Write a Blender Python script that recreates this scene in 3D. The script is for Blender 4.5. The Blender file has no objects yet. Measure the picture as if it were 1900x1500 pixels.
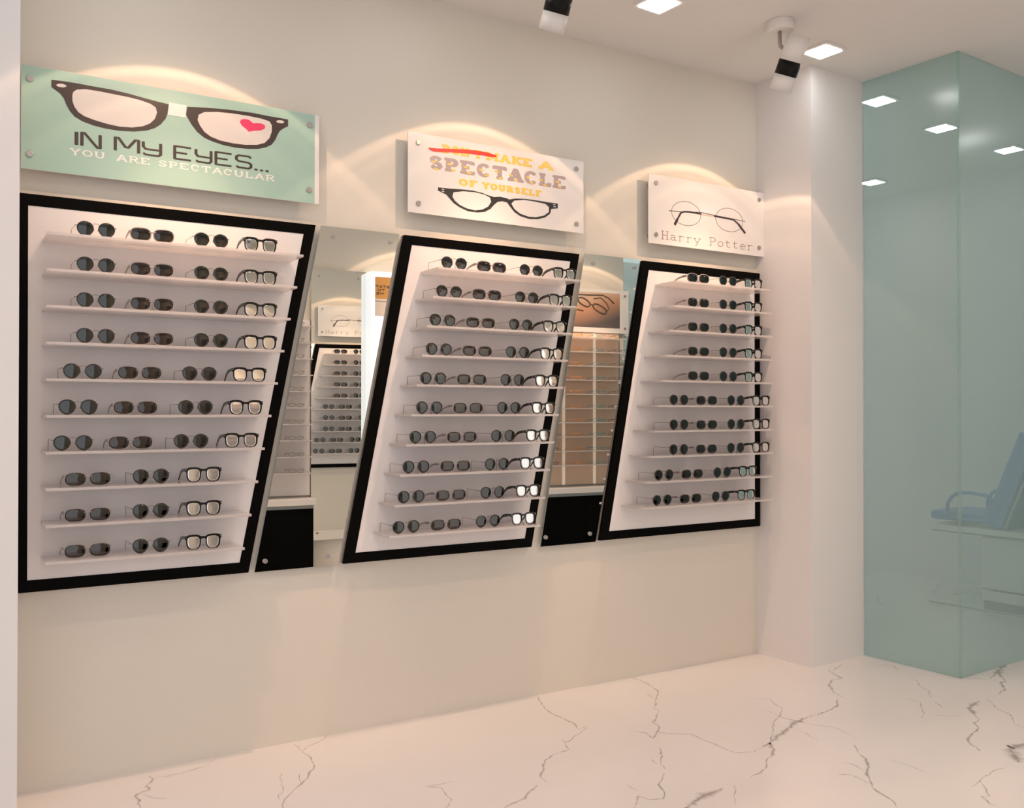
import bpy, bmesh, math, random
from mathutils import Vector, Matrix
sc = bpy.context.scene
COL = sc.collection
PI = math.pi

# ------------------------------------------------------------------ camera, world, exposure
H = 3.0                                   # ceiling height
cam_d = bpy.data.cameras.new('camera'); cam = bpy.data.objects.new('camera', cam_d); COL.objects.link(cam)
cam_d.sensor_width = 36.0; cam_d.lens = 32.77; cam_d.clip_start = 0.02
cam.location = (0, 0, 1.27035)
cam.rotation_euler = (PI/2 + 0.00841, 0, -math.atan2(0.52638168, 0.85024839))
sc.camera = cam
sc.view_settings.view_transform = 'Standard'
sc.view_settings.look = 'None'
sc.view_settings.gamma = 1.0
sc.view_settings.use_curve_mapping = False
sc.view_settings.exposure = 0.90
sc.cycles.use_denoising = True
sc.cycles.caustics_reflective = False
sc.cycles.caustics_refractive = False
sc.cycles.max_bounces = 12
sc.cycles.transparent_max_bounces = 24
sc.cycles.sample_clamp_indirect = 6.0

W = bpy.data.worlds.new('daylight'); sc.world = W; W.use_nodes = True
bg = W.node_tree.nodes['Background']; bg.inputs[0].default_value = (0.98, 0.985, 1.04, 1); bg.inputs[1].default_value = 0.64
WARM = (1.0, 0.62, 0.40)
SPOT_POWER = 31.0
PANEL_EMIT = 10.0

# ------------------------------------------------------------------ materials
def new_mat(name):
    m = bpy.data.materials.new(name); m.use_nodes = True
    nt = m.node_tree; return m, nt, nt.nodes['Principled BSDF'], nt.nodes['Material Output']
def pbr(name, col, rough=.5, metal=0.0, spec=.5, bump=0.0, bscale=300, var=0.0, vscale=3, coat=0.0):
    m, nt, p, out = new_mat(name)
    p.inputs['Base Color'].default_value = (*col, 1); p.inputs['Roughness'].default_value = rough
    p.inputs['Metallic'].default_value = metal; p.inputs['Specular IOR Level'].default_value = spec
    if coat: p.inputs['Coat Weight'].default_value = coat; p.inputs['Coat Roughness'].default_value = .05
    if bump or var:
        tc = nt.nodes.new('ShaderNodeTexCoord'); nz = nt.nodes.new('ShaderNodeTexNoise')
        nt.links.new(tc.outputs['Object'], nz.inputs['Vector'])
        if var:
            nz.inputs['Scale'].default_value = vscale
            mx = nt.nodes.new('ShaderNodeMix'); mx.data_type = 'RGBA'
            mx.inputs[6].default_value = (*[c*(1-var) for c in col], 1); mx.inputs[7].default_value = (*[min(1, c*(1+var)) for c in col], 1)
            nt.links.new(nz.outputs[0], mx.inputs[0]); nt.links.new(mx.outputs[2], p.inputs['Base Color'])
        if bump:
            n2 = nt.nodes.new('ShaderNodeTexNoise'); n2.inputs['Scale'].default_value = bscale
            nt.links.new(tc.outputs['Object'], n2.inputs['Vector'])
            b = nt.nodes.new('ShaderNodeBump'); b.inputs['Strength'].default_value = bump; b.inputs['Distance'].default_value = .001
            nt.links.new(n2.outputs[0], b.inputs['Height']); nt.links.new(b.outputs[0], p.inputs['Normal'])
    return m
def emis(name, col, s):
    m, nt, p, out = new_mat(name)
    p.inputs['Base Color'].default_value = (.8, .8, .8, 1)
    p.inputs['Emission Color'].default_value = (*col, 1); p.inputs['Emission Strength'].default_value = s
    return m
def tinted(name, tint, milk, milk_col, ior=1.45, rough=0.0):
    """pane: tinted see-through, a little milky, with a mirror-like surface sheen"""
    m, nt, p, out = new_mat(name); nt.nodes.remove(p)
    tr = nt.nodes.new('ShaderNodeBsdfTransparent'); tr.inputs[0].default_value = (*tint, 1)
    df = nt.nodes.new('ShaderNodeBsdfDiffuse'); df.inputs[0].default_value = (*milk_col, 1)
    tl = nt.nodes.new('ShaderNodeBsdfTranslucent'); tl.inputs[0].default_value = (*milk_col, 1)
    gl = nt.nodes.new('ShaderNodeBsdfGlossy'); gl.inputs[0].default_value = (1, 1, 1, 1); gl.inputs['Roughness'].default_value = rough
    lw = nt.nodes.new('ShaderNodeLayerWeight'); lw.inputs[0].default_value = .5
    pw = nt.nodes.new('ShaderNodeMath'); pw.operation = 'POWER'; pw.inputs[1].default_value = 5.0
    fr = nt.nodes.new('ShaderNodeMath'); fr.operation = 'MULTIPLY_ADD'; f0 = ((ior-1)/(ior+1))**2; fr.inputs[1].default_value = .9*(1-f0); fr.inputs[2].default_value = f0
    nt.links.new(lw.outputs['Facing'], pw.inputs[0]); nt.links.new(pw.outputs[0], fr.inputs[0])
    m1 = nt.nodes.new('ShaderNodeMixShader'); m1.inputs[0].default_value = .5
    m2 = nt.nodes.new('ShaderNodeMixShader'); m2.inputs[0].default_value = milk
    m3 = nt.nodes.new('ShaderNodeMixShader')
    L = nt.links.new
    L(df.outputs[0], m1.inputs[1]); L(tl.outputs[0], m1.inputs[2])
    L(tr.outputs[0], m2.inputs[1]); L(m1.outputs[0], m2.inputs[2])
    L(fr.outputs[0], m3.inputs[0]); L(m2.outputs[0], m3.inputs[1]); L(gl.outputs[0], m3.inputs[2])
    L(m3.outputs[0], out.inputs[0])
    return m

M = {}
M['wall'] = pbr('wall_paint_beige', (.74, .70, .62), .85, bump=.05, var=.012)
M['white_wall'] = pbr('wall_paint_white', (.83, .81, .80), .85, bump=.05, var=.01)
M['ceil'] = pbr('ceiling_paint', (.80, .78, .75), .9, var=.01)
M['black'] = pbr('black_lacquer', (.0022, .0020, .0018), .5, spec=.05)
M['board'] = pbr('white_board', (.84, .81, .80), .5, spec=.3, bump=.02)
M['side'] = pbr('panel_edge_grey', (.42, .38, .35), .5)
M['steel'] = pbr('brushed_steel', (.42, .40, .39), .35, metal=.8)
M['steel_light'] = pbr('stem_grey', (.40, .36, .34), .45, metal=.3)
M['lamp_white'] = pbr('lamp_enamel', (.82, .79, .77), .45, bump=.03)
M['lamp_black'] = pbr('lamp_black_band', (.004, .004, .004), .4, spec=.2)
M['mirror'] = pbr('mirror_silver', (.88, .90, .88), .0, metal=1.0)
M['mirror_edge'] = pbr('mirror_edge', (.55, .62, .60), .25)
M['glass'] = tinted('green_tinted_glass', (.885, .95, .93), .29, (.66, .83, .79), 1.45, .2)
M['glass_edge'] = tinted('green_glass_edge', (.6, .8, .75), .55, (.55, .75, .70), 1.5)
M['shelf'] = tinted('milky_acrylic', (.95, .93, .93), .75, (.88, .85, .84), 1.45, .08)
M['acrylic'] = pbr('white_acrylic', (.82, .80, .78), .12, spec=.5)
M['teal'] = pbr('teal_print', (.38, .57, .49), .42)
M['brownink'] = pbr('dark_brown_ink', (.050, .034, .030), .45)
M['offwhite'] = pbr('offwhite_ink', (.72, .67, .63), .35)
M['white_ink'] = pbr('white_ink', (.86, .83, .80), .35)
M['pink'] = pbr('pink_ink', (.80, .05, .15), .35)
M['yellow'] = pbr('yellow_ink', (.86, .62, .13), .35)
M['mauve'] = pbr('mauve_ink', (.46, .37, .375), .42)
M['red'] = pbr('red_brush_ink', (.78, .06, .04), .35)
M['char'] = pbr('charcoal_ink', (.03, .028, .028), .42)
M['plum'] = pbr('plum_ink', (.045, .025, .035), .3)
M['cour'] = pbr('brown_letter_ink', (.25, .17, .14), .4)
M['peach'] = pbr('peach_ink', (.80, .60, .45), .4)
M['lens_dark'] = pbr('dark_sunglass_lens', (.075, .078, .075), .03, metal=1.0)
M['lens_brown'] = pbr('brown_sunglass_lens', (.078, .072, .068), .04, metal=1.0)
M['lens_mirror'] = pbr('mirrored_lens', (.74, .76, .74), .06, metal=1.0)
M['wire'] = pbr('gunmetal_wire', (.22, .20, .19), .35, metal=.7)
M['greyplastic'] = pbr('smoky_plastic', (.36, .32, .31), .3)
M['blackplastic'] = pbr('glossy_black_plastic', (.008, .008, .008), .18)
M['stud'] = pbr('silver_stud', (.7, .68, .6), .25, metal=1)
M['counter'] = pbr('white_counter', (.84, .80, .77), .25)
M['greyrail'] = pbr('grey_rail', (.30, .33, .33), .4)
M['tanboard'] = pbr('tan_display_board', (.82, .60, .45), .6, var=.03)
M['tanlight'] = emis('warm_led_strip', (1.0, .70, .48), .16)
M['brownedge'] = pbr('brown_edge', (.22, .17, .14), .5)
M['orange'] = pbr('orange_frame', (.95, .36, .03), .35)
M['cyan'] = pbr('turquoise_frame', (.03, .42, .52), .35)
M['darkframe'] = pbr('dark_thin_frame', (.10, .07, .06), .35)
M['chair_blue'] = pbr('blue_upholstery', (.09, .25, .58), .45)
M['chair_blue2'] = pbr('dark_blue_upholstery', (.06, .16, .34), .5)
M['cream'] = pbr('cream_piping', (.65, .62, .42), .5)
M['unit'] = pbr('white_unit_shell', (.78, .78, .76), .3)
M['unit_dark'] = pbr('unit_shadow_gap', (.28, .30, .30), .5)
M['diff'] = emis('light_diffuser', (1.0, .98, .97), PANEL_EMIT)
M['bulb'] = emis('spot_bulb', (1.0, .8, .55), 12)
M['lightbox'] = emis('lightbox_face', (.96, .98, 1.0), .42)

def marble():
    m, nt, p, out = new_mat('white_marble'); L = nt.links.new; N = nt.nodes.new
    tc = N('ShaderNodeTexCoord'); nz = N('ShaderNodeTexNoise'); nz.inputs['Scale'].default_value = 1.1; nz.inputs['Detail'].default_value = 6
    L(tc.outputs['Object'], nz.inputs['Vector'])
    cr = N('ShaderNodeValToRGB'); cr.color_ramp.elements[0].position = .3; cr.color_ramp.elements[0].color = (.80, .77, .755, 1)
    cr.color_ramp.elements[1].position = .7; cr.color_ramp.elements[1].color = (.86, .825, .81, 1)
    L(nz.outputs[0], cr.inputs[0]); L(cr.outputs[0], p.inputs['Base Color'])
    p.inputs['Roughness'].default_value = .14; p.inputs['Specular IOR Level'].default_value = .45
    return m
def vein():
    """grey marble vein: fades out to the stone towards its edges, broken up by noise"""
    m, nt, p, out = new_mat('marble_vein'); L = nt.links.new; N = nt.nodes.new
    tc = N('ShaderNodeTexCoord'); nz = N('ShaderNodeTexNoise'); nz.inputs['Scale'].default_value = 28; nz.inputs['Detail'].default_value = 8; nz.inputs['Roughness'].default_value = .7
    L(tc.outputs['Object'], nz.inputs['Vector'])
    uv = N('ShaderNodeUVMap'); uv.uv_map = 'vein'; sx = N('ShaderNodeSeparateXYZ'); L(uv.outputs[0], sx.inputs[0])
    a = N('ShaderNodeMath'); a.operation = 'SUBTRACT'; a.inputs[0].default_value = 1.0; L(sx.outputs[0], a.inputs[1])
    ab = N('ShaderNodeMath'); ab.operation = 'ABSOLUTE'; L(sx.outputs[0], ab.inputs[0]); L(ab.outputs[0], a.inputs[1])
    nm = N('ShaderNodeMapRange'); nm.inputs[1].default_value = .38; nm.inputs[2].default_value = .62; nm.inputs[3].default_value = -.25; nm.inputs[4].default_value = .75
    L(nz.outputs[0], nm.inputs[0])
    ad = N('ShaderNodeMath'); ad.operation = 'ADD'; L(a.outputs[0], ad.inputs[0]); L(nm.outputs[0], ad.inputs[1])
    mu = N('ShaderNodeMath'); mu.operation = 'MULTIPLY'; L(ad.outputs[0], mu.inputs[0]); L(a.outputs[0], mu.inputs[1])
    m2 = N('ShaderNodeMath'); m2.operation = 'MULTIPLY'; m2.use_clamp = True; L(mu.outputs[0], m2.inputs[0]); L(sx.outputs[1], m2.inputs[1])
    mx = N('ShaderNodeMix'); mx.data_type = 'RGBA'; mx.inputs[6].default_value = (.83, .80, .785, 1); mx.inputs[7].default_value = (.40, .36, .345, 1)
    L(m2.outputs[0], mx.inputs[0]); L(mx.outputs[2], p.inputs['Base Color'])
    p.inputs['Roughness'].default_value = .14; p.inputs['Specular IOR Level'].default_value = .45
    return m
M['marble'] = marble(); M['vein'] = vein()
def photo_print():
    """poster picture: pale tan printed ground turning dark brown-grey towards one corner"""
    m, nt, p, out = new_mat('tan_picture_print'); L = nt.links.new; N = nt.nodes.new
    tc = N('ShaderNodeTexCoord'); sx = N('ShaderNodeSeparateXYZ'); L(tc.outputs['Generated'], sx.inputs[0])
    a = N('ShaderNodeMath'); a.operation = 'MULTIPLY_ADD'; a.inputs[1].default_value = .55; L(sx.outputs[0], a.inputs[0])
    b = N('ShaderNodeMath'); b.operation = 'SUBTRACT'; b.inputs[0].default_value = .75; L(sx.outputs[2], b.inputs[1]); L(b.outputs[0], a.inputs[2])
    cr = N('ShaderNodeValToRGB'); e = cr.color_ramp.elements
    e[0].position = .0; e[0].color = (.74, .56, .42, 1); e[1].position = 1.0; e[1].color = (.12, .10, .10, 1)
    k = e.new(.5); k.color = (.52, .28, .17, 1)
    L(a.outputs[0], cr.inputs[0]); L(cr.outputs[0], p.inputs['Base Color']); p.inputs['Roughness'].default_value = .35
    return m
M['photo'] = photo_print()
M['ochre'] = pbr('ochre_print', (.62, .33, .10), .45)

# ------------------------------------------------------------------ mesh helpers
def bx(bm, x0, x1, y0, y1, z0, z1, mi=0):
    vs = [bm.verts.new(p) for p in ((x0,y0,z0),(x1,y0,z0),(x1,y1,z0),(x0,y1,z0),(x0,y0,z1),(x1,y0,z1),(x1,y1,z1),(x0,y1,z1))]
    for f in ((0,3,2,1),(4,5,6,7),(0,1,5,4),(1,2,6,5),(2,3,7,6),(3,0,4,7)):
        g = bm.faces.new([vs[i] for i in f]); g.material_index = mi
    return vs
def cyl(bm, a, b, r0, r1=None, n=16, mi=0, cap=True):
    a, b = Vector(a), Vector(b); r1 = r0 if r1 is None else r1
    d = (b-a).normalized(); u = d.orthogonal().normalized(); v = d.cross(u)
    A = [bm.verts.new(a + (u*math.cos(2*PI*i/n) + v*math.sin(2*PI*i/n))*r0) for i in range(n)]
    B = [bm.verts.new(b + (u*math.cos(2*PI*i/n) + v*math.sin(2*PI*i/n))*r1) for i in range(n)]
    for i in range(n):
        f = bm.faces.new((A[i], A[(i+1)%n], B[(i+1)%n], B[i])); f.smooth = True; f.material_index = mi
    if cap:
        f = bm.faces.new(A[::-1]); f.material_index = mi; f = bm.faces.new(B); f.material_index = mi
def tube(bm, pts, r, n=8, closed=False, mi=0, flat=1.0):
    """swept tube along points; r a number or a list; flat squashes its vertical extent"""
    P = [Vector(p) for p in pts]; N = len(P); rings = []
    rr = r if isinstance(r, (list, tuple)) else [r]*N
    up = None
    for i in range(N):
        if closed: t = (P[(i+1)%N] - P[i-1]).normalized()
        else: t = (P[min(i+1, N-1)] - P[max(i-1, 0)]).normalized()
        if up is None: u = t.orthogonal().normalized()
        else:
            u = (up - t*up.dot(t))
            u = u.normalized() if u.length > 1e-6 else t.orthogonal().normalized()
        up = u; v = t.cross(u)
        rings.append([bm.verts.new(P[i] + (u*math.cos(2*PI*k/n) + v*math.sin(2*PI*k/n))*rr[i]) for k in range(n)])
    for i in range(N if closed else N-1):
        a, b = rings[i], rings[(i+1)%N]
        off = 0
        if closed and i == N-1:
            off = min(range(n), key=lambda o: (a[0].co - b[o].co).length)
        for k in range(n):
            f = bm.faces.new((a[k], a[(k+1)%n], b[(k+1+off)%n], b[(k+off)%n])); f.smooth = True; f.material_index = mi
    if not closed:
        for q in (rings[0][::-1], rings[-1]):
            f = bm.faces.new(q); f.material_index = mi
def prism_xz(bm, pts, y0, y1, mi=0):
    """outline in the x-z plane given a thickness along y"""
    A = [bm.verts.new((x, y0, z)) for x, z in pts]; B = [bm.verts.new((x, y1, z)) for x, z in pts]
    n = len(pts)
    f = bm.faces.new(A); f.material_index = mi; f = bm.faces.new(B[::-1]); f.material_index = mi
    for i in range(n):
        f = bm.faces.new((A[i], B[i], B[(i+1)%n], A[(i+1)%n])); f.material_index = mi
def ring_xz(bm, outer, inner, y0, y1, mi=0):
    """closed band between two outlines with the same number of points"""
    n = len(outer); V = []
    for pts in (outer, inner):
        V.append(([bm.verts.new((x, y0, z)) for x, z in pts], [bm.verts.new((x, y1, z)) for x, z in pts]))
    (oa, ob), (ia, ib) = V
    for i in range(n):
        j = (i+1) % n
        for q in ((oa[i], oa[j], ia[j], ia[i]), (ob[j], ob[i], ib[i], ib[j]), (oa[j], oa[i], ob[i], ob[j]), (ia[i], ia[j], ib[j], ib[i])):
            f = bm.faces.new(q); f.material_index = mi
def obj(name, bm, mats, parent=None, smooth=False, bevel=0):
    bmesh.ops.recalc_face_normals(bm, faces=bm.faces[:])
    me = bpy.data.meshes.new(name); bm.to_mesh(me); bm.free()
    for m in (mats if isinstance(mats, (list, tuple)) else [mats]): me.materials.append(M[m] if isinstance(m, str) else m)
    if smooth:
        for f in me.polygons: f.use_smooth = True
    o = bpy.data.objects.new(name, me); COL.objects.link(o)
    if parent: o.parent = parent
    if bevel:
        b = o.modifiers.new('bevel', 'BEVEL'); b.width = bevel; b.segments = 2; b.limit_method = 'ANGLE'
    return o
def thing(name, label, cat, loc=(0,0,0), rz=0, group=None):
    o = bpy.data.objects.new(name, None); COL.objects.link(o); o.empty_display_size = .05
    o.location = loc; o.rotation_euler = (0, 0, rz); o['label'] = label; o['category'] = cat
    if group: o['group'] = group
    return o
def tag(o, label, cat, group=None):
    o['label'] = label; o['category'] = cat
    if group: o['group'] = group
    return o
def struct(o): o['kind'] = 'structure'; return o
def NB(): return bmesh.new()
def box_obj(name, mats, x0, x1, y0, y1, z0, z1, parent=None, bevel=0):
    bm = NB(); bx(bm, x0, x1, y0, y1, z0, z1); return obj(name, bm, mats, parent, bevel=bevel)
def dup(root, loc, rz=0, label=None, group=None):
    r = root.copy(); COL.objects.link(r); r.location = loc; r.rotation_euler = (0, 0, rz)
    if label: r['label'] = label
    if group: r['group'] = group
    for ch in list(root.children):
        c = ch.copy(); COL.objects.link(c); c.parent = r
        for g in list(ch.children):
            d = g.copy(); COL.objects.link(d); d.parent = c
    return r

# ------------------------------------------------------------------ measured outlines (metres)
ART={"s1L":[[0.3256,2.379],[0.3556,2.381],[0.399,2.3819],[0.4519,2.3809],[0.5103,2.3806],[0.5675,2.3763],[0.6306,2.3689],[0.6662,2.3652],[0.7009,2.3624],[0.6998,2.3357],[0.6903,2.3089],[0.6736,2.286],[0.6545,2.2704],[0.6262,2.2571],[0.5842,2.2472],[0.5381,2.2424],[0.4927,2.2432],[0.4568,2.2471],[0.4214,2.2559],[0.3972,2.2675],[0.3819,2.2841],[0.371,2.3038],[0.3634,2.3239],[0.3525,2.3375],[0.3385,2.3469],[0.3257,2.3552]],"s1Li":[[0.4034,2.3604],[0.4298,2.3667],[0.4698,2.3672],[0.5149,2.3656],[0.5676,2.3639],[0.6071,2.3598],[0.6401,2.3531],[0.6567,2.3434],[0.6615,2.3267],[0.6544,2.303],[0.6379,2.284],[0.6144,2.2702],[0.5795,2.2603],[0.538,2.2566],[0.4971,2.2598],[0.4568,2.2665],[0.4257,2.2747],[0.4081,2.285],[0.396,2.3009],[0.39,2.3191],[0.3893,2.3382],[0.3925,2.3507]],"s1Lh":[[0.3402,2.365],[0.3481,2.3701],[0.3599,2.3716],[0.3697,2.3693],[0.3712,2.3648],[0.3632,2.3602],[0.3503,2.3593],[0.3423,2.3612]],"s1T":[[0.7025,2.3695],[0.7616,2.3691],[0.7587,2.3244],[0.6966,2.3247]],"s1R":[[0.7643,2.3645],[0.8297,2.373],[0.9094,2.3794],[0.9971,2.3826],[1.0568,2.3807],[1.0963,2.3807],[1.1346,2.3802],[1.1347,2.3545],[1.1178,2.3442],[1.1025,2.3312],[1.0934,2.3148],[1.0858,2.2956],[1.0722,2.2755],[1.0511,2.2619],[1.0211,2.2515],[0.9826,2.2457],[0.9387,2.2436],[0.8954,2.2459],[0.8526,2.2539],[0.8244,2.2625],[0.7992,2.2801],[0.7797,2.3028],[0.7686,2.321],[0.7603,2.3353]],"s1Ri":[[0.8241,2.3556],[0.8694,2.3638],[0.9268,2.3677],[0.9823,2.3682],[1.0328,2.3663],[1.0629,2.3608],[1.072,2.3473],[1.0715,2.3233],[1.0631,2.2981],[1.045,2.2774],[1.0152,2.2654],[0.9738,2.2592],[0.9271,2.258],[0.881,2.2611],[0.8469,2.2703],[0.8243,2.2841],[0.8089,2.3047],[0.8004,2.3234],[0.8046,2.3428]],"s1Rh":[[1.0881,2.3665],[1.0963,2.3708],[1.11,2.3728],[1.1193,2.3695],[1.1177,2.3638],[1.1055,2.3606],[1.0933,2.3613]],"s1H":[[0.9972,2.347],[0.9853,2.354],[0.9706,2.3551],[0.956,2.3497],[0.9525,2.3397],[0.9589,2.329],[0.9736,2.3196],[0.9854,2.3097],[1.0032,2.316],[1.027,2.3207],[1.0434,2.3293],[1.0473,2.3389],[1.0419,2.3454],[1.0299,2.3479],[1.012,2.3465],[1.0016,2.3433]],"s2F":[[1.773,2.2035],[1.8233,2.2049],[1.88,2.2086],[1.9375,2.2107],[1.9842,2.2064],[2.0137,2.1998],[2.0434,2.1957],[2.0733,2.2009],[2.1035,2.1989],[2.1217,2.1949],[2.1523,2.2027],[2.2079,2.2073],[2.2706,2.2075],[2.3279,2.2063],[2.3764,2.2067],[2.3764,2.1852],[2.3408,2.1785],[2.3343,2.1564],[2.3087,2.1375],[2.2706,2.1254],[2.2266,2.1206],[2.1769,2.1283],[2.1461,2.1431],[2.1217,2.1663],[2.1095,2.1804],[2.0854,2.1827],[2.0613,2.1773],[2.0434,2.1623],[2.0255,2.1423],[1.996,2.1261],[1.9608,2.1196],[1.9144,2.1204],[1.8743,2.1324],[1.8459,2.1467],[1.8233,2.1665],[1.8121,2.1776],[1.7897,2.1848],[1.773,2.1901]],"s2L":[[1.8459,2.1917],[1.8914,2.2014],[1.9491,2.2046],[1.996,2.2002],[2.0226,2.1906],[2.0285,2.1734],[2.0137,2.1511],[1.9842,2.135],[1.9492,2.1274],[1.9087,2.1314],[1.8743,2.1425],[1.8516,2.1574],[1.8402,2.1735]],"s2R":[[2.1461,2.1926],[2.1954,2.2016],[2.258,2.2007],[2.3087,2.1971],[2.3279,2.185],[2.3279,2.1637],[2.3023,2.1448],[2.258,2.132],[2.2203,2.1304],[2.1769,2.1387],[2.1461,2.1561],[2.1308,2.1778]],"s2S":[[1.726,2.3617],[1.7674,2.3644],[1.8232,2.3712],[1.8913,2.3788],[1.9491,2.3834],[2.0077,2.3833],[2.0553,2.3774],[2.0553,2.3697],[2.0314,2.3663],[1.9842,2.3671],[1.9143,2.3646],[1.8345,2.3579],[1.7785,2.3512],[1.7508,2.3491],[1.7343,2.3545]],"s2h":[[[1.7891,2.1994],[1.8017,2.1991],[1.8017,2.1959],[1.7891,2.1962]],[[1.7891,2.1911],[1.8017,2.1901],[1.8017,2.1869],[1.7891,2.1886]],[[2.3509,2.2016],[2.3625,2.2009],[2.3625,2.1974],[2.3509,2.1981]],[[2.3521,2.1921],[2.3658,2.1916],[2.3658,2.1889],[2.3521,2.1887]]],"s3c1":[[3.0497,2.2518],[3.2401,2.2508],[3.1239,2.3078],[3.1609,2.1887]],"s3c2":[[3.3393,2.2504],[3.5339,2.2601],[3.4206,2.3079],[3.4541,2.1882]],"s3bar":[[3.0322,2.2498],[3.1127,2.2534],[3.2363,2.2646],[3.3284,2.2606],[3.4503,2.2568],[3.5489,2.2521]],"s3t1":[[3.2439,2.2569],[3.1647,2.2587],[3.1312,2.256],[3.109,2.2474],[3.0869,2.2143],[3.0685,2.1845]],"s3t2":[[3.3284,2.2564],[3.3909,2.2546],[3.4662,2.2522],[3.4983,2.2344],[3.5488,2.1914]],"s3g":[[3.2439,2.2546],[3.3284,2.2549]]}
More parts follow.
